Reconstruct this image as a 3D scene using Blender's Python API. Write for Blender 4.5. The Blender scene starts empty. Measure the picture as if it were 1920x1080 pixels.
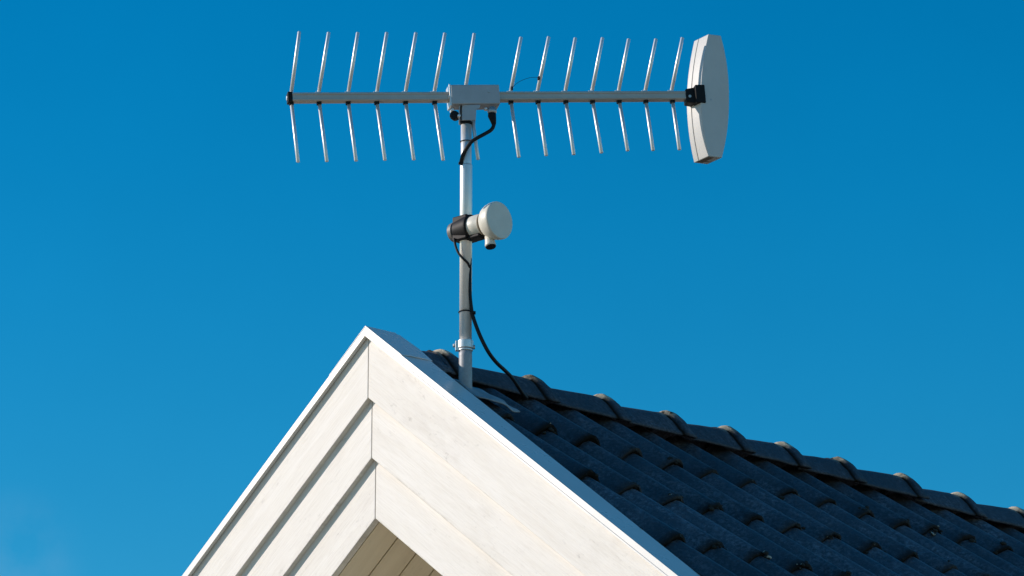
import bpy, math, random
from mathutils import Vector, Matrix, noise
random.seed(7)
V = Vector
sc = bpy.context.scene
col = sc.collection

# ------------------------------------------------------------------ frame of the place
# ridge runs along +Y from the gable apex, the gable faces -Y, slopes fall to +X / -X
H = 4.80                       # apex height above the ground
f_px, D = 7631.0, 11.0         # focal length in photo pixels, metres from lens to apex
az, ph = 0.78487, 0.29635      # camera bearing and upward tilt
TH = 0.65595                   # rake angle of the gable boards
TT = math.radians(34.9)        # pitch of the tiled slope
ZT = -0.062                    # tile crest plane at the ridge line
A = V((0, 0, H))
F = V((-math.sin(az)*math.cos(ph), math.cos(az)*math.cos(ph), math.sin(ph)))
R = V((math.cos(az), math.sin(az), 0))
U = R.cross(F)
FH = V((-math.sin(az), math.cos(az), 0))
CAM = A - (F*D + R*((687-960)/f_px*D) + U*((540-613)/f_px*D))

def ray(px, py): return F + R*((px-960)/f_px) + U*((540-py)/f_px)
def hit(px, py, P, n):
    d = ray(px, py); t = (P-CAM).dot(n)/d.dot(n)
    return CAM + d*t
NT = V((math.sin(TT), 0, math.cos(TT)))
def on_tiles(px, py, up=0): return hit(px, py, A+V((0, 0, ZT))+NT*up, NT)
NCAP = V((math.sin(TH), 0, math.cos(TH)))
def on_cap(px, py): return hit(px, py, A, NCAP)

# ------------------------------------------------------------------ mesh helpers
class MB:
    def __init__(s): s.v = []; s.f = []; s.sm = []
    def face(s, idx, smooth=False): s.f.append(tuple(idx)); s.sm.append(smooth)
    def box(s, c, ax, ay, az_, hx, hy, hz, taper=1.0):
        b = len(s.v)
        for k in (-1, 1):
            for j in (-1, 1):
                for i in (-1, 1):
                    t = taper if i > 0 else 1.0
                    s.v.append(c + ax*(hx*i) + ay*(hy*j*t) + az_*(hz*k*t))
        for q in ((0,2,3,1),(4,5,7,6),(0,1,5,4),(2,6,7,3),(0,4,6,2),(1,3,7,5)):
            s.face([b+x for x in q])
        return s
    def tube(s, pts, r, n=12, cap=True, radii=None):
        pts = [V(p) for p in pts]; b = len(s.v)
        up = None
        for i, p in enumerate(pts):
            if i == 0: t = pts[1]-p
            elif i == len(pts)-1: t = p-pts[i-1]
            else: t = pts[i+1]-pts[i-1]
            t.normalize()
            if up is None:
                up = t.orthogonal().normalized()
            else:
                up = (up - t*up.dot(t)).normalized()
            w = t.cross(up)
            rr = radii[i] if radii else r
            for k in range(n):
                a = 2*math.pi*k/n
                s.v.append(p + (up*math.cos(a) + w*math.sin(a))*rr)
        for i in range(len(pts)-1):
            for k in range(n):
                k2 = (k+1) % n
                s.face((b+i*n+k, b+i*n+k2, b+(i+1)*n+k2, b+(i+1)*n+k), True)
        if cap:
            s.face([b+k for k in range(n)][::-1]); e = b+(len(pts)-1)*n
            s.face([e+k for k in range(n)])
        return s
    def lathe(s, o, axis, prof, n=40, capa=True, capb=True, hard=()):
        axis = axis.normalized(); u = axis.orthogonal().normalized(); w = axis.cross(u)
        b = len(s.v)
        for (d, r) in prof:
            for k in range(n):
                a = 2*math.pi*k/n
                s.v.append(o + axis*d + (u*math.cos(a)+w*math.sin(a))*r)
        for i in range(len(prof)-1):
            for k in range(n):
                k2 = (k+1) % n
                s.face((b+i*n+k, b+i*n+k2, b+(i+1)*n+k2, b+(i+1)*n+k), True)
        if capa: s.face([b+k for k in range(n)][::-1])
        if capb:
            e = b+(len(prof)-1)*n; s.face([e+k for k in range(n)])
        return s
    def prism(s, poly, d):          # polygon (world points) extruded by vector d
        b = len(s.v); n = len(poly)
        s.v += [V(p) for p in poly] + [V(p)+d for p in poly]
        s.face(range(b, b+n)); s.face(range(b+2*n-1, b+n-1, -1))
        for i in range(n):
            j = (i+1) % n
            s.face((b+j, b+i, b+n+i, b+n+j))
        return s
    def build(s, name, mat, parent=None, bevel=0, smooth_angle=None, seg=2, frame=None):
        me = bpy.data.meshes.new(name)
        inv = Matrix.Identity(4)
        if parent:
            W = parent.matrix_basis.copy(); q = parent.parent
            while q: W = q.matrix_basis @ W; q = q.parent
            inv = W.inverted()
        M = frame if frame else Matrix.Identity(4)
        Mi = M.inverted()
        me.from_pydata([tuple(Mi @ v) for v in s.v], [], s.f)
        me.polygons.foreach_set('use_smooth', s.sm)
        import bmesh
        bm = bmesh.new(); bm.from_mesh(me); bmesh.ops.recalc_face_normals(bm, faces=bm.faces); bm.to_mesh(me); bm.free()
        if mat: me.materials.append(mat)
        o = bpy.data.objects.new(name, me); col.objects.link(o)
        o.matrix_basis = inv @ M
        if parent: o.parent = parent
        if bevel:
            m = o.modifiers.new('edge', 'BEVEL'); m.width = bevel; m.segments = seg; m.limit_method = 'ANGLE'; m.angle_limit = math.radians(40)
            me.polygons.foreach_set('use_smooth', [True]*len(me.polygons))
            w = o.modifiers.new('wn', 'WEIGHTED_NORMAL'); w.keep_sharp = True
        return o

def empty(name, loc, label, cat, group=None):
    o = bpy.data.objects.new(name, None); col.objects.link(o); o.location = loc
    o.empty_display_size = .1
    o.matrix_basis = Matrix.Translation(loc)
    tag(o, label, cat, group); return o
def tag(o, label=None, cat=None, group=None, kind=None):
    if label: o['label'] = label
    if cat: o['category'] = cat
    if group: o['group'] = group
    if kind: o['kind'] = kind
    return o
def smooth_path(P, k=6):
    out = []
    n = len(P)
    for i in range(n-1):
        p0 = P[max(i-1, 0)]; p1 = P[i]; p2 = P[i+1]; p3 = P[min(i+2, n-1)]
        for j in range(k):
            t = j/k
            out.append(0.5*((2*p1) + (p2-p0)*t + (2*p0-5*p1+4*p2-p3)*t*t + (3*p1-p0-3*p2+p3)*t**3))
    out.append(P[-1]); return out

# ------------------------------------------------------------------ materials
def mat(name):
    m = bpy.data.materials.new(name); m.use_nodes = True
    nt = m.node_tree; b = nt.nodes['Principled BSDF']
    return m, nt, b
def N(nt, t, **kw):
    n = nt.nodes.new(t)
    for k, v in kw.items():
        if k in n.inputs: n.inputs[k].default_value = v
        else: setattr(n, k, v)
    return n
def ramp(nt, src, stops):
    r = nt.nodes.new('ShaderNodeValToRGB'); e = r.color_ramp.elements
    while len(e) < len(stops): e.new(.5)
    for i, (p, c) in enumerate(stops):
        e[i].position = p; e[i].color = (*c, 1) if len(c) == 3 else c
    nt.links.new(src, r.inputs['Fac']); return r
def mapped(nt, scale, loc=(0, 0, 0), rnd=False):
    tc = N(nt, 'ShaderNodeTexCoord'); mp = N(nt, 'ShaderNodeMapping'); mp.inputs['Scale'].default_value = scale
    mp.inputs['Location'].default_value = loc
    nt.links.new(tc.outputs['Object'], mp.inputs['Vector'])
    if rnd:
        oi = N(nt, 'ShaderNodeObjectInfo'); ml = N(nt, 'ShaderNodeVectorMath', operation='SCALE'); ml.inputs[0].default_value = (13, 7, 5)
        nt.links.new(oi.outputs['Random'], ml.inputs['Scale']); nt.links.new(ml.outputs[0], mp.inputs['Location'])
    return mp.outputs['Vector']
def noise_tex(nt, vec, scale, detail=5, rough=.55, dist=0):
    n = N(nt, 'ShaderNodeTexNoise', Scale=scale, Detail=detail, Roughness=rough, Distortion=dist)
    nt.links.new(vec, n.inputs['Vector']); return n.outputs['Fac']
def mix(nt, fac, a, b, mode='MIX'):
    m = N(nt, 'ShaderNodeMix', data_type='RGBA', blend_type=mode)  # sockets: 0 factor, 6 and 7 colours
    for s, k in ((fac, 0), (a, 6), (b, 7)):
        if hasattr(s, 'links') or hasattr(s, 'is_linked'): nt.links.new(s, m.inputs[k])
        else: m.inputs[k].default_value = s if k == 0 else (*s, 1)
    return m.outputs[2]
def bump(nt, b, h, strength, dist):
    n = N(nt, 'ShaderNodeBump', Strength=strength, Distance=dist)
    nt.links.new(h, n.inputs['Height']); nt.links.new(n.outputs[0], b.inputs['Normal'])

def painted_wood(name, base, stain, knots=True):
    m, nt, b = mat(name)
    v = mapped(nt, (.55, 1.3, 1.3), rnd=True)
    vs = mapped(nt, (1.2, 14, 14), rnd=True)
    vf = mapped(nt, (5, 90, 90), rnd=True)
    grain = noise_tex(nt, vs, 2.2, 6, .6, .4)
    blot = noise_tex(nt, v, 5.5, 7, .68)
    fine = noise_tex(nt, vf, 3, 4, .6)
    c = mix(nt, ramp(nt, grain, [(.36, (0, 0, 0)), (.72, (1, 1, 1))]).outputs[0], base, tuple(x*y for x, y in zip(base, (.91, .895, .87))))
    mot = ramp(nt, blot, [(.55, (0, 0, 0)), (.86, (1, 1, 1))]).outputs[0]
    c = mix(nt, mot, c, stain)
    spk = noise_tex(nt, v, 46, 4, .7)
    msk = N(nt, 'ShaderNodeMath', operation='MULTIPLY')
    nt.links.new(ramp(nt, spk, [(.60, (0, 0, 0)), (.74, (.7, .7, .7))]).outputs[0], msk.inputs[0]); nt.links.new(ramp(nt, blot, [(.44, (0, 0, 0)), (.62, (1, 1, 1))]).outputs[0], msk.inputs[1])
    c = mix(nt, msk.outputs[0], c, tuple(x*.62 for x in stain))
    if knots:
        vo = N(nt, 'ShaderNodeTexVoronoi', Scale=4.6, Randomness=1.0); nt.links.new(mapped(nt, (1, 1.35, 1), rnd=True), vo.inputs['Vector'])
        wn = N(nt, 'ShaderNodeTexWhiteNoise', noise_dimensions='3D'); nt.links.new(vo.outputs['Position'], wn.inputs['Vector'])
        th = N(nt, 'ShaderNodeMath', operation='MULTIPLY', ); th.inputs[1].default_value = .040; nt.links.new(wn.outputs['Value'], th.inputs[0])
        lt = N(nt, 'ShaderNodeMath', operation='LESS_THAN'); nt.links.new(vo.outputs['Distance'], lt.inputs[0]); nt.links.new(th.outputs[0], lt.inputs[1])
        k = N(nt, 'ShaderNodeMath', operation='MULTIPLY'); k.inputs[1].default_value = .75; nt.links.new(lt.outputs[0], k.inputs[0])
        c = mix(nt, k.outputs[0], c, (.20, .17, .13))
    if knots:
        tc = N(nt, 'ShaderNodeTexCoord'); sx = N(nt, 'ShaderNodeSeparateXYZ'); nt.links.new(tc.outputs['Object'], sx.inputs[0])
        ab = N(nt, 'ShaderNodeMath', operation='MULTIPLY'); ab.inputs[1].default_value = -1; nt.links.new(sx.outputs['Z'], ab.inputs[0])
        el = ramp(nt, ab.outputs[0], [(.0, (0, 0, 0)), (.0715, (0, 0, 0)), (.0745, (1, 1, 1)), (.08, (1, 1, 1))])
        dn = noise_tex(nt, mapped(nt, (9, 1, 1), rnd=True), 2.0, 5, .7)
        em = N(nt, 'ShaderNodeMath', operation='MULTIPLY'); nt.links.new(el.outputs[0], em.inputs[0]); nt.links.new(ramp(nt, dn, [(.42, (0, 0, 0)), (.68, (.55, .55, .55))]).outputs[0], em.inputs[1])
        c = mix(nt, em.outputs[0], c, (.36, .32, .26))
    nt.links.new(c, b.inputs['Base Color']); b.inputs['Roughness'].default_value = .55
    c2 = ramp(nt, fine, [(.45, (1, 1, 1)), (.75, (.90, .89, .87))]).outputs[0]
    if knots: nt.links.new(mix(nt, 1.0, c, c2, 'MULTIPLY'), b.inputs['Base Color'])
    bump(nt, b, fine, .25, .002)
    return m

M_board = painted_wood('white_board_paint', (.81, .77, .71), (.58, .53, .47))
M_soffit = painted_wood('soffit_paint', (.84, .735, .55), (.70, .60, .44), knots=False)
M_wall = painted_wood('wall_paint', (.78, .76, .71), (.62, .6, .55))

def metal(name, base, metallic, rough, var=.12, spec=.5, sc_=30):
    m, nt, b = mat(name)
    v = mapped(nt, (1, 1, 1))
    n = noise_tex(nt, v, sc_, 6, .65)
    n2 = noise_tex(nt, v, 6, 4, .6)
    c = mix(nt, ramp(nt, n, [(.35, (0, 0, 0)), (.7, (1, 1, 1))]).outputs[0], base, tuple(x*(1-var) for x in base))
    c = mix(nt, ramp(nt, n2, [(.45, (0, 0, 0)), (.75, (1, 1, 1))]).outputs[0], c, tuple(x*(1-var*1.3) for x in base))
    nt.links.new(c, b.inputs['Base Color'])
    b.inputs['Metallic'].default_value = metallic
    r = N(nt, 'ShaderNodeMapRange'); r.inputs['To Min'].default_value = rough-.07; r.inputs['To Max'].default_value = rough+.1
    nt.links.new(n2, r.inputs['Value']); nt.links.new(r.outputs[0], b.inputs['Roughness'])
    b.inputs['Specular IOR Level'].default_value = spec
    return m
M_cap = metal('painted_steel', (.72, .695, .65), 0, .27, .06, .7)
M_alu = metal('aluminium', (.80, .80, .79), .5, .38, .10)
M_boom = metal('boom_aluminium', (.56, .50, .44), .55, .5, .10)
M_box = metal('cast_aluminium', (.46, .47, .48), .35, .5, .10)
M_mast = metal('galvanised_tube', (.84, .82, .78), .5, .36, .10)
M_zinc = metal('zinc', (.55, .55, .54), .6, .45, .25, sc_=60)
M_lead = metal('lead_sheet', (.40, .41, .42), .25, .55, .35, sc_=40)
M_black = metal('black_plastic', (.011, .011, .012), 0, .55, .2, .2)
M_worn = metal('weathered_plate', (.20, .19, .175), .2, .55, .35, sc_=80)
M_cable = metal('cable_jacket', (.010, .010, .011), 0, .55, .2, .3)
M_shell = metal('white_plastic', (.76, .715, .61), 0, .42, .10)
M_refl = metal('reflector_plastic', (.58, .565, .53), 0, .45, .06)
M_seam = metal('seam_dirt', (.22, .18, .13), 0, .8, .2)

def concrete(name, dark, light, lichen, lich0=(.42, (0, 0, 0)), lich1=(.62, (1, 1, 1)), rlo=.44, rhi=.66, edge_dark=(.008, .007, .0065)):
    m, nt, b = mat(name)
    v = mapped(nt, (1, 1, 1), rnd=False)
    n1 = noise_tex(nt, v, 6, 8, .7)
    n2 = noise_tex(nt, v, 95, 6, .7)
    n3 = noise_tex(nt, v, 34, 6, .7, .6)
    c = mix(nt, ramp(nt, n1, [(.34, (0, 0, 0)), (.68, (1, 1, 1))]).outputs[0], dark, light)
    c = mix(nt, ramp(nt, n2, [(.42, (.85, .85, .85)), (.62, (0, 0, 0))]).outputs[0], c, tuple(x*.4 for x in dark))
    c = mix(nt, ramp(nt, n3, [(.62, (0, 0, 0)), (.74, (.4, .4, .4))]).outputs[0], c, tuple(x*1.7 for x in light))
    stv = mapped(nt, (5, 60, 5))
    n6 = noise_tex(nt, stv, 1.0, 5, .65, .3)
    c = mix(nt, ramp(nt, n6, [(.40, (.75, .75, .75)), (.60, (0, 0, 0))]).outputs[0], c, tuple(x*.75 for x in dark))
    n7 = noise_tex(nt, v, 130, 4, .8)
    c = mix(nt, ramp(nt, n7, [(.60, (0, 0, 0)), (.70, (.4, .4, .4))]).outputs[0], c, tuple(x*1.9 for x in light))
    # weathering that sits on the tile ends (own vertex mask, part of the tile)
    at = N(nt, 'ShaderNodeAttribute', attribute_name='wear')
    n4 = noise_tex(nt, v, 55, 6, .75)
    mm = N(nt, 'ShaderNodeMath', operation='MULTIPLY'); nt.links.new(at.outputs['Fac'], mm.inputs[0])
    nt.links.new(ramp(nt, n4, [(.28, (0, 0, 0)), (.46, (1, 1, 1))]).outputs[0], mm.inputs[1])
    n5 = noise_tex(nt, v, 21, 4, .7)
    lc = mix(nt, ramp(nt, n5, [lich0, lich1]).outputs[0], edge_dark, lichen)
    c = mix(nt, mm.outputs[0], c, lc)
    dt = N(nt, 'ShaderNodeAttribute', attribute_name='dirt_shade')  # dirt on the tile lips; on ridge tiles, joint shade painted into the colour
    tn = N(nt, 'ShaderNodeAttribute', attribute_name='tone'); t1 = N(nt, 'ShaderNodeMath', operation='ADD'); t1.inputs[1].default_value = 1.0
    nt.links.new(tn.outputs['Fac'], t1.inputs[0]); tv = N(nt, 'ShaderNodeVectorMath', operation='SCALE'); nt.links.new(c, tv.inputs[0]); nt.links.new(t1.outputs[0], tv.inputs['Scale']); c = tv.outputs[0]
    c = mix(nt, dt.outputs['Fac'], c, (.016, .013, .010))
    nt.links.new(c, b.inputs['Base Color'])
    nt.links.new(ramp(nt, n1, [(.3, (rlo,)*3), (.7, (rhi,)*3)]).outputs[0], b.inputs['Roughness']); 
    mx = N(nt, 'ShaderNodeMath', operation='MAXIMUM'); nt.links.new(dt.outputs['Fac'], mx.inputs[0]); nt.links.new(at.outputs['Fac'], mx.inputs[1])
    sr = N(nt, 'ShaderNodeMapRange'); sr.inputs['To Min'].default_value = .5; sr.inputs['To Max'].default_value = .0; nt.links.new(mx.outputs[0], sr.inputs['Value']); nt.links.new(sr.outputs[0], b.inputs['Specular IOR Level'])
    bump(nt, b, n2, .5, .004)
    return m
M_tile = concrete('roof_tile_concrete', (.066, .072, .088), (.215, .230, .270), (.034, .028, .022), (.60, (0, 0, 0)), (.68, (1, 1, 1)), .46, .68)
M_ridge = concrete('ridge_tile_concrete', (.048, .054, .068), (.130, .142, .172), (.72, .60, .42), (.34, (0, 0, 0)), (.56, (1, 1, 1)), .60, .85, (.03, .026, .02))

def moss_mat():
    m, nt, b = mat('moss')
    v = mapped(nt, (1, 1, 1))
    n = noise_tex(nt, v, 40, 6, .7); n2 = noise_tex(nt, v, 19, 3, .6)
    c = mix(nt, ramp(nt, n, [(.35, (0, 0, 0)), (.65, (1, 1, 1))]).outputs[0], (.010, .009, .007), (.034, .027, .018))
    c = mix(nt, ramp(nt, n2, [(.60, (0, 0, 0)), (.63, (1, 1, 1))]).outputs[0], c, (.42, .39, .33))
    nt.links.new(c, b.inputs['Base Color']); b.inputs['Roughness'].default_value = .95
    bump(nt, b, n, .8, .006)
    return m
M_moss = moss_mat()

def ground_mat():
    m, nt, b = mat('dry_ground')
    v = mapped(nt, (1, 1, 1))
    n = noise_tex(nt, v, 1.3, 8, .65); n2 = noise_tex(nt, v, 25, 6, .7)
    c = mix(nt, ramp(nt, n, [(.35, (0, 0, 0)), (.65, (1, 1, 1))]).outputs[0], (.38, .305, .20), (.45, .37, .255))
    c = mix(nt, ramp(nt, n2, [(.4, (0, 0, 0)), (.7, (.6, .6, .6))]).outputs[0], c, (.30, .24, .16))
    nt.links.new(c, b.inputs['Base Color']); b.inputs['Roughness'].default_value = .95
    bump(nt, b, n2, .4, .02)
    return m
M_ground = ground_mat()

# ------------------------------------------------------------------ ground
g = MB(); b_ = 400
g.v = [V((-b_, -b_, 0)), V((b_, -b_, 0)), V((b_, b_, 0)), V((-b_, b_, 0))]; g.face((0, 1, 2, 3))
tag(g.build('ground', M_ground), 'bare pale gravelly ground round the house', 'ground', kind='structure')

# ------------------------------------------------------------------ house
house = empty('house', V((0, 0, 0)), 'house with white stepped gable boards and a dark tiled roof', 'house')
c_, s_ = math.cos(TH), math.sin(TH)
HW, LEN, OVER = 2.75, 7.0, .75          # half width to the walls, length, gable overhang
def rake_pt(side, x, drop, y): return A + V((side*x, y, -x*math.tan(TH) - drop))
XE = 3.05                               # eaves reach
VB = .1641                              # vertical visible height of one barge board
Z0 = .0325
ST = .0155
for side in (-1, 1):
    ax = V((side*c_, 0, -s_)); nz = V((side*s_, 0, c_))
    for k in range(3):
        yb = .0085 + ST*k
        top = Z0 + VB*k - (.0 if k == 0 else .03) - (.018 if k == 0 else 0)
        bot = Z0 + VB*(k+1)
        mb = MB()
        x0 = .0011
        poly = [rake_pt(side, x0, top, yb), rake_pt(side, x0, bot, yb), rake_pt(side, XE, bot, yb), rake_pt(side, XE, top, yb)]
        mb.prism(poly, V((0, .021, 0)))
        fr = Matrix((ax.to_4d(), V((0, 1, 0)).to_4d(), nz.to_4d(), V((0, 0, 0)).to_4d()))
        fr = Matrix(((ax.x, 0, nz.x, 0), (ax.y, 1, nz.y, 0), (ax.z, 0, nz.z, 0), (0, 0, 0, 1)))
        fr.translation = rake_pt(side, 0, (top+bot)/2, yb)
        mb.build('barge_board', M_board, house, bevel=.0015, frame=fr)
    # white metal capping: front flange, drip lip, top flange, inner upstand
    FLH = .030 / c_ * c_
    mb = MB()
    yf = -.0035
    mb.prism([rake_pt(side, 0, 0, yf), rake_pt(side, 0, .0205, yf), rake_pt(side, XE+.03, .0205, yf), rake_pt(side, XE+.03, 0, yf)], V((0, .0016, 0)))
    mb.prism([rake_pt(side, .0, .0207, yf-.0022), rake_pt(side, .0, .0258, yf-.0022), rake_pt(side, XE+.03, .0258, yf-.0022), rake_pt(side, XE+.03, .0207, yf-.0022)], V((0, .0118, 0)))
    # tapering top flange
    yin0, yin1 = .105, .083
    b0 = len(mb.v)
    T0 = rake_pt(side, 0, 0, yf); T1 = rake_pt(side, XE+.03, 0, yf)
    T2 = rake_pt(side, XE+.03, -.004, yin1); T3 = rake_pt(side, 0, -.006, yin0)
    Td = V((0, 0, -.0016))
    # a slight crown so that the sheet catches the sky unevenly
    Tm0 = rake_pt(side, 0, -.002, .04); Tm1 = rake_pt(side, XE+.03, -.002, .04)
    mb.v += [T0, Tm0, T3, T1, Tm1, T2]
    mb.v += [p+Td for p in (T0, Tm0, T3, T1, Tm1, T2)]
    for q in ((0, 3, 4, 1), (1, 4, 5, 2), (6, 7, 10, 9), (7, 8, 11, 10)): mb.face([b0+i for i in q])
    mb.prism([rake_pt(side, 0, -.006, yin0), rake_pt(side, 0, .07, yin0), rake_pt(side, XE+.03, .07, yin1), rake_pt(side, XE+.03, -.004, yin1)], V((0, .0015, 0)))
    mb.build('verge_capping', M_cap, house)
# folded apex piece on top of both cappings
mb = MB()
def cap2(px, py): 
    p = on_cap(px, py); return p
apex_pts = {'a': V((0, -.0045, .0022)), 'b': V((.012, .075, .0105)), 'c': V((0.018, .125, .006)), 'd': V((.044, .168, -.018))}
for side in (-1, 1):
    L1 = .142; y_front = -.0045
    def q(x, y, dz): return A + V((side*x, y, -x*math.tan(TH)+dz))
    rows = [(0.0, [(-.0045, .0024), (.075, .0050), (.125, .0025), (.150, -.010)]),
            (.070, [(-.0045, .0022), (.060, .0052), (.112, .0055), (.132, .0040)]),
            (L1,  [(-.0040, .0022), (.030, .0058), (.085, .0080), (.112, .0075)])]
    b0 = len(mb.v); nn = 4
    for x, pr in rows:
        for (y, dz) in pr: mb.v.append(q(x, y, dz))
    for x, pr in rows:
        for (y, dz) in pr: mb.v.append(q(x, y, dz-.0016))
    for r in range(2):
        for i in range(3):
            a0 = b0+r*nn+i
            mb.face((a0, a0+1, a0+nn+1, a0+nn)); mb.face((a0+12, a0+nn+12, a0+nn+13, a0+13))
    mb.face([b0+8, b0+9, b0+21, b0+20]); mb.face([b0+9, b0+10, b0+22, b0+21]); mb.face([b0+10, b0+11, b0+23, b0+22])
    for r in range(2):
        a0 = b0+r*nn; mb.face((a0, a0+nn, a0+nn+12, a0+12)); a0 += 3; mb.face((a0, a0+12, a0+nn+12, a0+nn))
mb.build('apex_capping', M_cap, house)

# soffit under both slopes: boards parallel to the rake, with open grooves
bot = Z0 + VB*3
ys0 = .0085 + 2*ST + .0212
for side in (-1, 1):
    mb = MB(); y = ys0 + .0045; i = 0
    while y < OVER+.1:
        w = .0915
        poly = [rake_pt(side, 0.0, bot-.003, y), rake_pt(side, 0.0, bot-.021, y), rake_pt(side, XE-.02, bot-.021, y), rake_pt(side, XE-.02, bot-.003, y)]
        mb.prism(poly, V((0, w, 0))); y += w+.0055
    mb.prism([rake_pt(side, 0, bot-.022, ys0), rake_pt(side, 0, bot-.034, ys0), rake_pt(side, XE-.02, bot-.034, ys0), rake_pt(side, XE-.02, bot-.022, ys0)], V((0, OVER+.1-ys0, 0)))
    ax = V((side*c_, 0, -s_)); nz = V((side*s_, 0, c_))
    fr = Matrix(((ax.x, 0, nz.x, 0), (ax.y, 1, nz.y, 0), (ax.z, 0, nz.z, 0), (0, 0, 0, 1))); fr.translation = rake_pt(side, 0, bot, 0)
    mb.build('soffit', M_soffit, house, frame=fr)
# walls: gable wall of upright boards, two long walls, far gable
zt = A.z - HW*math.tan(TH) - bot
mb = MB()
n = 46
for i in range(n):
    xa = -HW + 2*HW*i/n + .002; xb = -HW + 2*HW*(i+1)/n - .002
    za = A.z - abs(xa)*math.tan(TH) - bot - .02; zb = A.z - abs(xb)*math.tan(TH) - bot - .02
    mb.prism([V((xa, OVER, .3)), V((xb, OVER, .3)), V((xb, OVER, zb)), V((xa, OVER, za))], V((0, .022, 0)))
mb.prism([V((-HW, OVER+.023, .0)), V((HW, OVER+.023, .0)), V((HW, OVER+.023, zt)), V((0, OVER+.023, A.z-bot-.03)), V((-HW, OVER+.023, zt))], V((0, .12, 0)))
mb.build('gable_wall', M_wall, house)
for side in (-1, 1):
    mb = MB(); mb.box(V((side*(HW-.06), (OVER+.15+LEN)/2, zt/2)), V((1, 0, 0)), V((0, 1, 0)), V((0, 0, 1)), .06, (LEN-OVER-.15)/2-.13, zt/2)
    for i in range(14):
        z = .35 + i*.165
        if z < zt-.1: mb.box(V((side*(HW+.011), (OVER+.15+LEN)/2, z)), V((1, 0, 0)), V((0, 1, 0)), V((0, 0, 1)), .010, (LEN-OVER-.15)/2-.13, .08)
    mb.build('side_wall', M_wall, house)
mb = MB(); mb.prism([V((-HW, LEN-.12, .0)), V((HW, LEN-.12, .0)), V((HW, LEN-.12, zt)), V((0, LEN-.12, A.z-bot-.03)), V((-HW, LEN-.12, zt))], V((0, .12, 0)))
mb.build('back_wall', M_wall, house)
# roof deck under the tiles
mb = MB()
for side in (-1, 1):
    t = math.tan(TT)
    p = [A+V((0, .11, ZT-.075)), A+V((side*XE, .11, ZT-.075-XE*t)), A+V((side*XE, .11, ZT-.10-XE*t)), A+V((0, .11, ZT-.10))]
    mb.prism(p, V((0, LEN+.2-.11, 0)))
mb.build('roof_deck', M_black, house)

# tiles: overlapping double-roll tiles laid in courses
PITCH, GAUGE, T1 = .1645, .372, .367
Y_FIRST = .566 - PITCH*3                 # crest position of a roll
def prof(u):                             # u in rolls: crest at integer
    d = abs((u+.5) % 1.0 - .5)
    roll = max(0.0, math.cos(min(d/.40, 1.0)*math.pi/2))**1.3
    return .057*roll - .057
tile_faces = 0
for side in (1, -1):
    mb = MB(); wear = []; dirt_shade = []; tone = []
    tx, tz = math.cos(TT), -math.sin(TT)
    nrm = V((side*math.sin(TT), 0, math.cos(TT))); sl = V((side*tx, 0, tz))
    ncourse = 10; ymin = .100; ymax = LEN+.2
    n_sub = 22 if side == 1 else 12
    for ci in range(ncourse):
        t_lo = T1 + GAUGE*ci; t_hi = t_lo - GAUGE - .07
        t_hi = max(t_hi, .02)
        j = -2
        while True:
            ya = Y_FIRST - PITCH*.5 + (2*j)*PITCH + (0 if True else 0)
            yb = ya + 2*PITCH
            j += 1
            if yb < ymin: continue
            if ya > ymax: break
            jt = random.gauss(0, .008); jn = random.gauss(0, .0026); jtw = random.gauss(0, .004); tk = random.uniform(-.34, .22); wk = random.choice((.55, .75, .9, 1.0))
            cols = n_sub; rows = [0, .25, .5, .75, .93, 1.0]
            b0 = len(mb.v); nr = 0
            seed = random.random()*50
            grid = []
            for r in rows + ['lip', 'under']:
                line = []
                for cI in range(cols+1):
                    u = cI/cols; y = ya + (yb-ya)*u
                    yc = max(y, ymin)
                    h = prof((yc - Y_FIRST)/PITCH)
                    nz1 = noise.noise(V((yc*23, t_lo*9+seed, 1.3)))
                    rough = noise.noise(V((yc*60, t_lo*9+seed, 7.7)))
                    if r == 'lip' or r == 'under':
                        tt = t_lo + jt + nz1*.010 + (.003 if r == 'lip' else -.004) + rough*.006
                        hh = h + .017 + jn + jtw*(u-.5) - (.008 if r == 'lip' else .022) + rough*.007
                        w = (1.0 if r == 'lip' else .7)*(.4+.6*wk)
                    else:
                        tt = t_hi + (t_lo + jt + (nz1*.010 + rough*.005)*(r > .9) - t_hi)*r
                        hh = h + .017*r*(t_lo-t_hi)/(GAUGE+.07) + jn + jtw*(u-.5) + (.003*max(0, rough) if r == 1.0 else 0)
                        if ci == 0: hh = h + .017*(.2+.8*r) + jn
                        w = {1.0: .9*wk, .93: .35*wk}.get(r, 0.0)
                    # an end of the outer roll shows its bead
                    line.append(len(mb.v)); wear.append(w); tone.append(tk); dirt_shade.append(.9 if r in ('lip', 'under') else .55*wk if r == 1.0 else 0)
                    mb.v.append(A + V((0, yc, ZT)) + sl*tt + nrm*hh)
                grid.append(line)
            for r in range(len(grid)-1):
                for cI in range(cols):
                    mb.face((grid[r][cI], grid[r][cI+1], grid[r+1][cI+1], grid[r+1][cI]), r < 5)
            # side edge of the tile
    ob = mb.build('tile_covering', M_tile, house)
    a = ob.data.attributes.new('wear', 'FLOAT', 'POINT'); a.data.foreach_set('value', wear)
    a = ob.data.attributes.new('dirt_shade', 'FLOAT', 'POINT'); a.data.foreach_set('value', dirt_shade)
    a = ob.data.attributes.new('tone', 'FLOAT', 'POINT'); a.data.foreach_set('value', tone)

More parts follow.
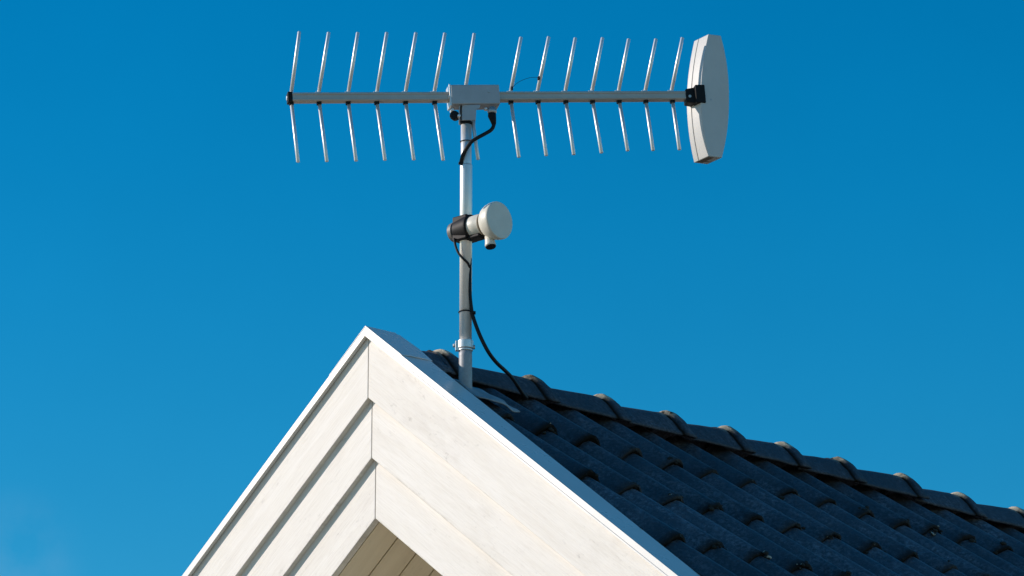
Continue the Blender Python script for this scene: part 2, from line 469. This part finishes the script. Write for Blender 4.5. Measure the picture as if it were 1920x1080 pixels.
# moss and dirt clumps caught on the tile ends
def blob(mb, c, u, v, w, ru, rv, rw, n=7, m=5, rough=.35):
    b0 = len(mb.v); sd = random.random()*100
    for i in range(m+1):
        th = math.pi*i/m
        for k in range(n):
            a = 2*math.pi*k/n
            d = V((math.sin(th)*math.cos(a), math.sin(th)*math.sin(a), math.cos(th)))
            k_ = 1 + rough*noise.noise(d*1.9 + V((sd, sd*.3, 0))) + random.uniform(-.08, .08)
            mb.v.append(c + u*(ru*d.x*k_) + v*(rv*d.y*k_) + w*(rw*d.z*k_))
    for i in range(m):
        for k in range(n):
            k2 = (k+1) % n
            mb.face((b0+i*n+k, b0+i*n+k2, b0+(i+1)*n+k2, b0+(i+1)*n+k), True)
mb = MB()
nrm = V((math.sin(TT), 0, math.cos(TT))); sl = V((math.cos(TT), 0, -math.sin(TT)))
for ci in range(6):
    t_lo = T1 + GAUGE*ci
    for r in range(int(6/PITCH)):
        yc = Y_FIRST + r*PITCH
        if yc < .13: continue
        if random.random() < .85:
            for _ in range(random.randint(3, 9)):
                y = yc + random.gauss(0, .026)
                if y < .13: continue
                h = prof((y-Y_FIRST)/PITCH)
                rr = random.uniform(.003, .0085)
                blob(mb, A+V((0, y, ZT)) + sl*(t_lo+random.gauss(-.004, .008)) + nrm*(h+.018-random.uniform(.000, .016)), sl, V((0, 1, 0)), nrm, rr, rr*random.uniform(1, 1.8), rr*.7)
        if random.random() < .18:
            y = yc + random.choice((-1, 1))*PITCH*.38
            if y > .14:
                h = prof((y-Y_FIRST)/PITCH); rr = random.uniform(.003, .007)
                blob(mb, A+V((0, y, ZT)) + sl*(t_lo+.002) + nrm*(h+.016), sl, V((0, 1, 0)), nrm, rr, rr*1.3, rr*.7)
ms = mb.build('moss_clumps', M_moss, house); ms['kind'] = 'stuff'

# ridge tiles: each laps over the next with a raised rounded end
bumps = [.276, .620, .913, 1.180, 1.434, 1.690, 1.945, 2.235, 2.520, 2.810]
while bumps[-1] < LEN: bumps.append(bumps[-1] + .29)
def ridge_ring(r, hgt, m=24):
    out = []
    for i in range(m+1):
        q = -1 + 2*i/m
        out.append((q*r, hgt*(1-abs(q)**1.6)))
    return out
SK = .076
ends = [yb + .034 for yb in bumps]
for i in range(len(ends)):
    y0 = .116 if i == 0 else ends[i-1] - .045
    y1 = ends[i] + random.gauss(0, .003)
    mb = MB(); wear = []; dirt_shade = []
    L = y1 - y0
    # (distance, rise over the axis, bead, moss, shade painted dark into the groove and bead flanks)
    secs = [(0, -.014), (.12*L, -.0115), (.3*L, -.006), (.5*L, -.0005), (.7*L, .0045)]
    secs = [(d, r, 0, 0, 0) for d, r in secs]
    g0 = L - .056
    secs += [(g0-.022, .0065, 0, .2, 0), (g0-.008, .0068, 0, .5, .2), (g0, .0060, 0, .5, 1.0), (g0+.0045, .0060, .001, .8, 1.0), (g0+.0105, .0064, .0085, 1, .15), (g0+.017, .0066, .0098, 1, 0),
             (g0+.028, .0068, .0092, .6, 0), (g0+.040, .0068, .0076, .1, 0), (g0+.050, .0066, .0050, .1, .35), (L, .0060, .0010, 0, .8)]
    jx = random.gauss(0, .0025); jz = random.gauss(0, .0018); sd = random.random()*40
    tilt = random.gauss(0, .0022)
    base_z = -.100
    rows = []
    for ri, (d, rise, bead, mo, di) in enumerate(secs + [(L-.002, -.008, 0, 0, .6)]):
        u = d/L
        inner = ri == len(secs)
        ring = ridge_ring(.082 + .014*u - (.012 if inner else 0), SK + rise)
        row = []
        for (x, z) in ring:
            t = min(1.0, z/SK); k_ = bead
            y = y0 + d
            p = V((x*20+sd, y*20, z*20)); p2 = V((x*75+sd, y*75, z*75))
            nn = noise.noise(p)*.0022 + noise.noise(p2)*(.0024 if mo > .4 else .0011)
            row.append(len(mb.v))
            mb.v.append(A + V((jx + (x*(1+nn*5) + math.copysign(k_*(1-.3*t), x) if abs(x) > 1e-5 else 0), y + noise.noise(p2*.5)*.004*(ri > 5), base_z + jz + tilt*(u-.5) + z + k_*t + nn)))
            wear.append(mo*(1 if t > .86 else .45 if t > .74 else 0)); dirt_shade.append(di*(.25 if t > .93 else 1))
        rows.append(row)
    for ri, (a_, b2) in enumerate(zip(rows[:-1], rows[1:])):
        for k in range(len(a_)-1): mb.face((a_[k], a_[k+1], b2[k+1], b2[k]), ri < len(rows)-2)
    ob = mb.build('ridge_tile', M_ridge, house)
    so = ob.modifiers.new('t', 'SOLIDIFY'); so.thickness = .006; so.offset = -1
    at = ob.data.attributes.new('wear', 'FLOAT', 'POINT'); at.data.foreach_set('value', wear)
    at = ob.data.attributes.new('dirt_shade', 'FLOAT', 'POINT'); at.data.foreach_set('value', dirt_shade)
    tk = random.uniform(-.28, .12); at = ob.data.attributes.new('tone', 'FLOAT', 'POINT'); at.data.foreach_set('value', [tk]*len(dirt_shade))

# ------------------------------------------------------------------ mast on the roof by the gable
MB_ = on_tiles(872.5, 750)
MX, MY = MB_.x, MB_.y
NP = FH
def at(px, py, off=0.0, base=None):        # point on an upright plane through the mast
    P = V((MX, MY, 0)) - FH*off
    return hit(px, py, P, FH)
def mz(py): return at(872, py).z
S = f_px/((V((MX, MY, A.z))-CAM).dot(F))   # photo pixels per metre at the mast
mast = empty('antenna_mast', V((MX, MY, MB_.z)), 'upright silver tube mast standing on the roof behind the white gable', 'mast')
ZU = V((0, 0, 1)); MC = lambda z: V((MX, MY, z))
MB().lathe(MC(0), ZU, [(mz(640), 11.6/S), (mz(312), 11.6/S), (mz(309), 11.2/S)], 48).build('lower_tube', M_mast, mast)
MB().lathe(MC(0), ZU, [(mz(309.5), 10.3/S), (mz(222), 10.3/S)], 48, capa=False).build('upper_tube', M_mast, mast)
slv = MB(); zb = MB_.z
slv.lathe(MC(0), ZU, [(zb-.03, 13.5/S), (zb+.02, 13.0/S), (mz(700), 12.6/S), (mz(668), 12.4/S), (mz(654), 12.2/S)], 40)
slv.build('sleeve', M_lead, mast)
cl = MB()
cl.lathe(MC(0), ZU, [(mz(654), 14.2/S), (mz(653), 15.0/S), (mz(640), 15.0/S), (mz(639), 14.2/S)], 40)
for zz in (657,):
    cl.lathe(MC(0), ZU, [(mz(658.5), 13.6/S), (mz(657.5), 14.0/S), (mz(656), 14.0/S), (mz(655), 13.4/S)], 40)
lug = at(857, 648)
cl.box(at(858.0, 649, .002), R, FH, ZU, 4.2/S, .007, 9.5/S)
cl.build('clamp_ring', M_mast, mast, bevel=.001)
bl = MB(); bl.lathe(at(853.5, 648, .0), R, [(-.006, .005), (.004, .005)], 6); bl.build('bolt', M_zinc, mast)
bl = MB(); bl.lathe(at(886.5, 651, .0), R, [(0, .006), (.006, .006)], 6); bl.build('bolt', M_zinc, mast)
# lead flashing plate dressed over the tiles round the foot
fl = MB()
def tp(dy, dt, up): return MB_ + V((0, dy, 0)) + V((math.cos(TT), 0, -math.sin(TT)))*dt + NT*up
rows_ = []
ny, nt_ = 14, 8
for i in range(ny+1):
    row = []
    for k in range(nt_+1):
        dy = -.020 + .205*i/ny; dt = -.055 + .125*k/nt_
        u = i/ny; w_ = k/nt_
        up = .030 + .008*math.sin(u*5.1+.6)*(.3+.7*w_) + .010*noise.noise(V((dy*14, dt*14, 2)))
        if u > .55: up += -.016*(u-.55)/.45
        dt2 = dt - .05*(u**2)*w_
        row.append(len(fl.v)); fl.v.append(tp(dy, dt2, up))
    rows_.append(row)
for i in range(ny):
    for k in range(nt_): fl.face((rows_[i][k], rows_[i+1][k], rows_[i+1][k+1], rows_[i][k+1]), True)
fo = fl.build('flashing_plate', M_lead, mast)
so = fo.modifiers.new('t', 'SOLIDIFY'); so.thickness = .003

# ------------------------------------------------------------------ television antenna
PSI = math.radians(11)
BD = (R*math.cos(PSI) + FH*math.sin(PSI)).normalized()      # along the boom, seen from above
BN = BD.cross(ZU).normalized()
if BN.dot(FH) > 0: BN = -BN                                  # points to the viewer's side
def bp(px, py, off=0.0): return hit(px, py, V((MX, MY, 0)) + BN*off, BN)
P0, P1 = bp(541, 184.0), bp(1296, 180.6)
bx = (P1-P0).normalized(); bz = BN.cross(bx).normalized()
if bz.z < 0: bz = -bz
ant = empty('television_antenna', MC(mz(228)), 'long aerial with paired angled rods along a horizontal boom on the mast top', 'antenna')
hb = .0122
boom = MB()
def chan(mb, A0, A1, hz, hy):
    c = (A0+A1)/2; mb.box(c, bx, BN, bz, (A1-A0).length/2, hy, hz)
chan(boom, P0, P1, hb, hb)
# rolled ribs on the side of the tube
chan(boom, P0 + BN*(hb+.0008) + bz*.0078, P1 + BN*(hb+.0008) + bz*.0078, .0026, .0011)
chan(boom, P0 + BN*(hb+.0008) - bz*.0078, P1 + BN*(hb+.0008) - bz*.0078, .0026, .0011)
boom.build('boom', M_boom, ant, bevel=.0012)
ec = MB(); ec.box(P0 + bx*.003, bx, BN, bz, .0065, hb+.0022, hb+.0022)
ecap = ec.build('end_cap', M_black, ant, bevel=.0015)
MB().lathe(P0 - bx*.0038, -bx, [(0, .007), (.0018, .0062)], 16).build('plug', M_alu, ecap)
ub = [(544.6, 561.5, 59.5), (596, 616.5, 60.7), (651.5, 671, 61), (705, 725.3, 61), (758.5, 780, 61.5), (812.5, 834.5, 62), (870, 889.5, 62.8),
      (955.5, 977, 69.8), (1005.6, 1029, 69), (1058, 1079, 71), (1108, 1130, 70.8), (1157.8, 1179, 73), (1207.8, 1230, 73), (1257, 1279.6, 70.6)]
lb = [(545.5, 559, 304), (597.5, 613, 303), (652, 667.8, 302), (705.5, 722, 300.5), (759.5, 776, 300), (814, 831, 300.6), (880, 896.5, 299),
      (957, 973, 295), (1008, 1024.5, 292), (1060, 1076, 290), (1110, 1128, 287), (1160, 1177, 283), (1210, 1224.6, 282.4), (1260, 1274, 281)]
def on_boom(px):
    a = bp(px, 182); t = (a-P0).dot(bx); return P0 + bx*t
for (bxp, tx_, ty_) in ub:
    b = on_boom(bxp); t = bp(tx_, ty_); d = (t-b).normalized()
    m = MB(); m.tube([b - d*.004, t-d*.0012, t], .0049, 14, radii=[.0049, .0049, .0042])
    r_ = m.build('rod', M_alu, ant)
    m = MB(); m.box(b + bz*(hb+.0016), bx, BN, bz, .0068, .0065, .0024); m.build('rod_seat', M_alu, r_)
for (bxp, tx_, ty_) in lb:
    b = on_boom(bxp); t = bp(tx_, ty_); d = (t-b).normalized()
    m = MB(); m.tube([b - d*.004, t-d*.0012, t], .0049, 14, radii=[.0049, .0049, .0042])
    r_ = m.build('rod', M_alu, ant)
    m = MB(); m.box(b - bz*(hb+.003), bx, BN, bz, .0062, .006, .0045); m.build('rod_seat', M_black, r_)
# terminal box riding on the boom over the mast
bc = bp(888.5, 182.5)
jb = MB(); jb.box(bc, bx, BN, bz, 47/S, .026, 19.6/S)
jbox = jb.build('terminal_box', M_box, ant, bevel=.003, seg=3)
m = MB(); m.box(bc - bx*(48.3/S), bx, BN, bz, 1.6/S, .0235, 21.5/S); m.build('end_plate', M_alu, jbox, bevel=.001)
m = MB(); m.lathe(bc - bx*(50/S) - bz*.003 + BN*.012, -bx, [(0, .0065), (.003, .006)], 12); m.build('screw', M_alu, jbox)
m = MB(); m.lathe(bp(913.5, 178) + BN*.0262, BN, [(0, .0035), (.0012, .003)], 12); m.build('screw', M_zinc, jbox)
# clamp holding the boom on the tube
k0 = at(878, 202, 0); ck = MB()
zt_, zb_ = mz(201), mz(230)
w0, w1 = 16.5/S, 13/S
cx = MC(0)
poly = [cx + R*(-8/S) + ZU*zt_, cx + R*(27/S) + ZU*(zt_), cx + R*(25/S) + ZU*(zt_-.011), cx + R*(19/S) + ZU*(zt_-.013), cx + R*(18/S) + ZU*zb_, cx + R*(-8/S) + ZU*zb_]
ck.prism([p - FH*.021 for p in poly], FH*.004)
poly2 = [cx + R*(-12/S) + ZU*zt_, cx + R*(18/S) + ZU*zt_, cx + R*(17/S) + ZU*zb_, cx + R*(-12/S) + ZU*zb_]
ck.prism([p + FH*.017 for p in poly2], FH*.004)
ck.box(MC((zt_+zb_)/2) + R*(-13/S), R, FH, ZU, .002, .019, (zt_-zb_)/2)
ck.lathe(MC(0), ZU, [(zb_, 11.6/S), (zt_, 11.6/S)], 32)
clamp = ck.build('mast_clamp', M_box, ant, bevel=.001)
m = MB(); m.lathe(at(852.5, 217, .012), V((BN*.9 - R*.4)), [(-.012, .006), (-.010, .0125), (.004, .0135), (.008, .0115), (.009, .004)], 12); m.build('wing_knob', M_black, ant, bevel=.001)
m = MB(); m.lathe(at(860.5, 217.5, .022), BN, [(-.02, .004), (.004, .0045), (.006, .003)], 12); m.build('bolt', M_alu, ant)
m = MB(); m.lathe(at(848, 207, .012), BN, [(-.012, .005), (.006, .005), (.008, .003)], 10); m.build('bolt', M_alu, ant)
m = MB(); m.lathe(MC(0), ZU, [(mz(234.5), 10.9/S), (mz(229.5), 12.0/S)], 32); m.build('strap', M_black, clamp)
# aerial sockets under the box
m = MB(); m.lathe(at(922.5, 213.5, .005), ZU, [(0, .0095), (.004, .0125), (.012, .0125), (.0125, .011), (.018, .011)], 20); m.build('socket', M_zinc, ant)
m = MB(); m.lathe(at(911.0, 207.0, .006), ZU, [(0, .005), (.006, .0055), (.008, .004)], 14); m.build('screw', M_alu, ant)
# reflector: a lens-shaped hollow bar across the end of the boom, with its black holder
PR = math.radians(34)
RM = (R*math.cos(PR) + FH*math.sin(PR)); RW = (-R*math.sin(PR) + FH*math.cos(PR))
RB = bp(1322, 181.5) - RW*.021
# vertical plane of the near side
def rp(px, py): return hit(px, py, RB, RW)
nL = 22
ys_ = [63.5 + (293-63.5)*i/nL for i in range(nL+1)]
def xl(y): q = (y-178)/115; return 1314.6 + 14.2*abs(q)**1.9
def xr(y): q = (y-182)/118; return 1367.5 - 15.5*abs(q)**2.2
left = [rp(xl(y), y) for y in ys_]; right = [rp(xr(y), y + 3) for y in ys_]
def shell(mb, w0, w1, inset=0.0):
    b = len(mb.v); n = nL+1
    for w in (w0, w1):
        for i in range(n): mb.v.append(left[i] + RW*w + RM*inset)
        for i in range(n): mb.v.append(right[i] + RW*w - RM*inset)
    for i in range(nL):
        mb.face((b+i, b+i+1, b+n+i+1, b+n+i)); mb.face((b+2*n+i, b+3*n+i, b+3*n+i+1, b+2*n+i+1))
        mb.face((b+i, b+2*n+i, b+2*n+i+1, b+i+1)); mb.face((b+n+i, b+n+i+1, b+3*n+i+1, b+3*n+i))
    mb.face((b, b+n, b+3*n, b+2*n)); mb.face((b+nL, b+2*n+nL, b+3*n+nL, b+n+nL))
m = MB(); shell(m, .0, .0455)
rf = m.build('reflector', M_refl, ant, bevel=.0025, seg=3)
m = MB(); shell(m, .0468, .068)
m.build('back_shell', M_refl, rf, bevel=.002)
m = MB(); shell(m, .006, .060, .0015); m.build('seam', M_seam, rf)
m = MB(); m.lathe(rp(1333, 186.5), -RW, [(-.001, .0028), (.0008, .0024)], 12); m.build('screw', M_zinc, rf)
hd = MB()
hc = bp(1301, 182.5)
hd.box(hc - bx*(8.5/S) , bx, BN, bz, 9.5/S, .0165, 13.5/S, 1.2)
hd.box(hc + bx*(8.0/S) + BN*.010, bx, BN, bz, 9.5/S, .0225, 18.2/S)
hd.box(hc + bx*(3/S), bx, BN, bz, 5/S, .0225, 15/S)
hold = hd.build('reflector_holder', M_black, ant, bevel=.002)
m = MB(); m.lathe(hc - bx*(11/S) + BN*.0172 - bz*(2/S), BN, [(0, .0045), (.002, .004)], 10); m.build('screw', M_zinc, hold)
# loose thin wire bowing between two of the rods
w_ = [bp(959, 166, .006), bp(968, 157, .008), bp(980, 150, .012), bp(995, 145.5, .012), bp(1009, 145, .006)]
wr = MB(); wr.tube(smooth_path(w_, 5), .0006, 6); wr.build('wire', M_cable, ant)
for q in ((959.5, 166.5), (1010, 147)):
    m = MB(); m.box(bp(*q, .004), bx, BN, bz, .0026, .006, .0048); m.build('wire_clip', M_black, ant, bevel=.001)

# ------------------------------------------------------------------ converter head on the mast
AX = (R*.745 - FH*.667).normalized()
LO = at(872.5, 430.5)
lnb = empty('satellite_converter', LO, 'round white converter with flat face clamped halfway up the mast', 'converter')
def LP(s): return LO + AX*s
S0 = S
m = MB(); m.lathe(LO, AX, [(.020, .0285), (.024, .0305), (.055, .0312), (.058, .0302), (.095, .0302)], 48, capb=False); m.build('neck', M_shell, lnb)
m = MB(); m.lathe(LO, AX, [(.0785, .026), (.0795, .035), (.083, .0395), (.090, .0450), (.099, .0490), (.110, .0514), (.119, .0522), (.1235, .0520), (.1260, .0507), (.1267, .0490)], 64); m.build('horn_cap', M_shell, lnb)
m = MB(); m.lathe(LO, AX, [(.0690, .0306), (.0700, .0328), (.0745, .0328), (.0755, .0306)], 40); m.build('ring', M_seam, lnb)
side_ = AX.cross(ZU).normalized()
m = MB()
m.box(LP(.000), AX, side_, ZU, .026, .0255, .0345)
m.lathe(LP(.0), AX, [(-.026, .026), (-.024, .031), (.0, .034), (.018, .0365), (.026, .0365), (.030, .0335)], 36)
m.box(LP(.044)-ZU*.0315, AX, side_, ZU, .022, .018, .0055)
brk = m.build('clamp_block', M_black, lnb, bevel=.004, seg=3)
m = MB(); m.lathe(LO, AX, [(-.046, .023), (-.0445, .0265), (-.031, .0285), (-.029, .0275)], 28); m.build('back_plate', M_worn, brk, bevel=.001)
m = MB(); m.lathe(LP(-.046), -AX, [(0, .007), (.007, .007)], 6); m.build('nut', M_worn, brk)
cn = at(920.5, 464, .068)
m = MB(); m.lathe(cn, ZU*.97 - AX*.22, [(.0035, .0148), (.008, .0152), (.014, .0140), (.022, .0125), (.034, .0115)], 28); con = m.build('connector', M_shell, lnb)
m = MB(); m.lathe(cn, ZU*.97 - AX*.22, [(-.0005, .0128), (.0015, .0142), (.0036, .0148)], 28); m.build('rubber_cap', M_black, con)

# ------------------------------------------------------------------ cables
cpath = [at(922.5, 214, .005), at(923.5, 222, .007), at(926, 233, .012), at(921.5, 243, .018), at(909, 251, .024), at(896, 258, .030), at(884, 266, .030), at(875, 278, .026), at(868, 291, .018), at(864.5, 304, .011), at(864, 309, .009)]
ac = empty('antenna_cable', cpath[0], 'short black cable looping from the box down into the mast', 'cable')
sp = smooth_path(cpath, 7)
m = MB(); m.tube(sp, .0052, 14); m.build('cable', M_cable, ac)
m = MB(); m.tube([sp[0]+ZU*.002, sp[0]-ZU*.006, sp[10], sp[14]], .0095, 16, radii=[.0110, .0115, .0085, .0062]); m.build('boot', M_black, ac)
m = MB(); m.tube([sp[-8], sp[-1]], .0068, 14); m.build('end_sleeve', M_black, ac)
def tie(name, py, rx, parent, mat_, rr=.0013, sag=2):
    pts = [MC(mz(py)) + (R*math.cos(a)+FH*math.sin(a))*rx + ZU*(sag/S*math.sin(a)*-.0) for a in [2*math.pi*i/24 for i in range(25)]]
    m = MB(); m.tube(pts, rr, 8, cap=False); return m.build(name, mat_, parent)
tie('tie_wire', 266, 11.3/S, ac, M_black, .0011)

end = on_tiles(986, 744, .02)
e_off = -(end - V((MX, MY, 0))).dot(FH)
c2 = [(880.5, 456, .004), (882, 475, .004), (881.5, 492, .006), (881, 515, .010), (881, 545, .012), (882.5, 568, .011), (886, 590, .010), (895, 617, .012), (905, 640, .010), (917, 662, 0), (931, 680, -.03), (946, 694, -.075), (959, 707, -.125), (969, 721, None), (978, 735, None), (987, 746, None)]
pp = []
for (x, y, o) in c2:
    if o is None:
        k = {721: .60, 735: .82, 746: 1.0}[y]; o = -.125 + (e_off+.125)*k + .0
    pp.append(at(x, y, o))
dc = empty('downlead_cable', pp[0], 'black cable running down the mast and drooping to the ridge tiles', 'cable')
n_ = len(pp); sp = smooth_path(pp, 6)
m = MB(); m.tube(sp, .005, 14, radii=[.0036 if i < 10 else .0039 + min(.0013, .00004*i) for i in range(len(sp))]); m.build('cable', M_cable, dc)
tie('cable_tie', 585.5, 12.8/S, dc, M_black, .0019)
m = MB(); m.box(at(888.5, 586.5, .012), R, FH, ZU, .005, .006, .0035); m.build('tie_head', M_black, dc, bevel=.001)
c3 = [at(851.5, 447, .012), at(854.5, 462, .014), at(860, 475, .018), at(868.5, 485, .022), at(877, 493, .019), at(881, 502, .012)]
lc = MB(); lc.tube(smooth_path(c3, 6), .0034, 12)
tag(lc.build('converter_lead', M_cable), 'thin black lead curving from the converter clamp across the mast', 'cable')

# ------------------------------------------------------------------ light and sky
L = V((-1.3, -1.0, .70)).normalized()
sun = bpy.data.lights.new('sun', 'SUN'); sun.energy = 3.35; sun.angle = math.radians(.53); sun.color = (1.0, .885, .80)
so = bpy.data.objects.new('sun', sun); col.objects.link(so)
so.rotation_euler = (-L).to_track_quat('-Z', 'Y').to_euler()
w = bpy.data.worlds.new('World'); sc.world = w; w.use_nodes = True
nt = w.node_tree; bg = nt.nodes['Background']
sky = nt.nodes.new('ShaderNodeTexSky'); sky.sky_type = 'NISHITA'; sky.sun_disc = False
sky.sun_elevation = math.asin(L.z); sky.sun_rotation = math.atan2(L.x, L.y)
sky.altitude = 300; sky.air_density = 1.0; sky.dust_density = .15; sky.ozone_density = 3.0
hs = nt.nodes.new('ShaderNodeHueSaturation'); hs.inputs['Saturation'].default_value = 1.45; hs.inputs['Value'].default_value = 1.0
tint = nt.nodes.new('ShaderNodeMix'); tint.data_type = 'RGBA'; tint.blend_type = 'MULTIPLY'; tint.inputs[0].default_value = 1
tint.inputs[7].default_value = (.95, .99, .89, 1)
sp_ = nt.nodes.new('ShaderNodeSeparateColor'); cb_ = nt.nodes.new('ShaderNodeCombineColor')
pw = nt.nodes.new('ShaderNodeMath'); pw.operation = 'POWER'; pw.inputs[1].default_value = 1.5
ml = nt.nodes.new('ShaderNodeMath'); ml.operation = 'MULTIPLY'; ml.inputs[1].default_value = .80
mn = nt.nodes.new('ShaderNodeMath'); mn.operation = 'MINIMUM'
nt.links.new(sky.outputs[0], hs.inputs['Color']); nt.links.new(hs.outputs[0], tint.inputs[6]); nt.links.new(tint.outputs[2], sp_.inputs[0])
nt.links.new(sp_.outputs[0], pw.inputs[0]); nt.links.new(pw.outputs[0], ml.inputs[0]); nt.links.new(ml.outputs[0], mn.inputs[0]); nt.links.new(sp_.outputs[0], mn.inputs[1])
nt.links.new(mn.outputs[0], cb_.inputs[0]); nt.links.new(sp_.outputs[1], cb_.inputs[1]); nt.links.new(sp_.outputs[2], cb_.inputs[2])
# a little unevenness in the air and one faint wisp of cloud low in the sky
tcw = nt.nodes.new('ShaderNodeTexCoord')
nz_ = nt.nodes.new('ShaderNodeTexNoise'); nz_.inputs['Scale'].default_value = 9; nz_.inputs['Detail'].default_value = 7; nz_.inputs['Roughness'].default_value = .62
nt.links.new(tcw.outputs['Generated'], nz_.inputs['Vector'])
un = nt.nodes.new('ShaderNodeMapRange'); un.inputs['From Min'].default_value = .25; un.inputs['From Max'].default_value = .75; un.inputs['To Min'].default_value = .965; un.inputs['To Max'].default_value = 1.035
nt.links.new(nz_.outputs['Fac'], un.inputs['Value'])
vm = nt.nodes.new('ShaderNodeVectorMath'); vm.operation = 'SCALE'; nt.links.new(cb_.outputs[0], vm.inputs[0]); nt.links.new(un.outputs[0], vm.inputs['Scale'])
wd = ray(25, 1055).normalized()
dp = nt.nodes.new('ShaderNodeVectorMath'); dp.operation = 'DISTANCE'; dp.inputs[1].default_value = wd
nt.links.new(tcw.outputs['Generated'], dp.inputs[0])
fo_ = nt.nodes.new('ShaderNodeMapRange'); fo_.interpolation_type = 'SMOOTHSTEP'; fo_.inputs['From Min'].default_value = .022; fo_.inputs['From Max'].default_value = 0; fo_.inputs['To Min'].default_value = 0; fo_.inputs['To Max'].default_value = .05
nt.links.new(dp.outputs['Value'], fo_.inputs['Value'])
nw = nt.nodes.new('ShaderNodeTexNoise'); nw.inputs['Scale'].default_value = 75; nw.inputs['Detail'].default_value = 6; nt.links.new(tcw.outputs['Generated'], nw.inputs['Vector'])
nr = nt.nodes.new('ShaderNodeMapRange'); nr.inputs['From Min'].default_value = .4; nr.inputs['From Max'].default_value = .7; nt.links.new(nw.outputs['Fac'], nr.inputs['Value'])
wf = nt.nodes.new('ShaderNodeMath'); wf.operation = 'MULTIPLY'; nt.links.new(fo_.outputs[0], wf.inputs[0]); nt.links.new(nr.outputs[0], wf.inputs[1])
wm = nt.nodes.new('ShaderNodeMix'); wm.data_type = 'RGBA'; nt.links.new(wf.outputs[0], wm.inputs[0]); nt.links.new(vm.outputs[0], wm.inputs[6]); wm.inputs[7].default_value = (5.5, 5.5, 5.5, 1)
nt.links.new(wm.outputs[2], bg.inputs['Color'])
bg.inputs['Strength'].default_value = .12

# ------------------------------------------------------------------ camera
cd = bpy.data.cameras.new('camera'); co = bpy.data.objects.new('camera', cd); col.objects.link(co)
cd.sensor_width = 36; cd.lens = f_px/1920*36; cd.clip_start = .1; cd.clip_end = 2000
Mx = Matrix(((R.x, U.x, -F.x, CAM.x), (R.y, U.y, -F.y, CAM.y), (R.z, U.z, -F.z, CAM.z), (0, 0, 0, 1)))
co.matrix_world = Mx; sc.camera = co
vs = sc.view_settings; vs.view_transform = 'Standard'; vs.look = 'None'; vs.exposure = .28; vs.gamma = 1
print('CAMZ', CAM.z, 'S', S, 'mast', MX, MY, MB_.z)
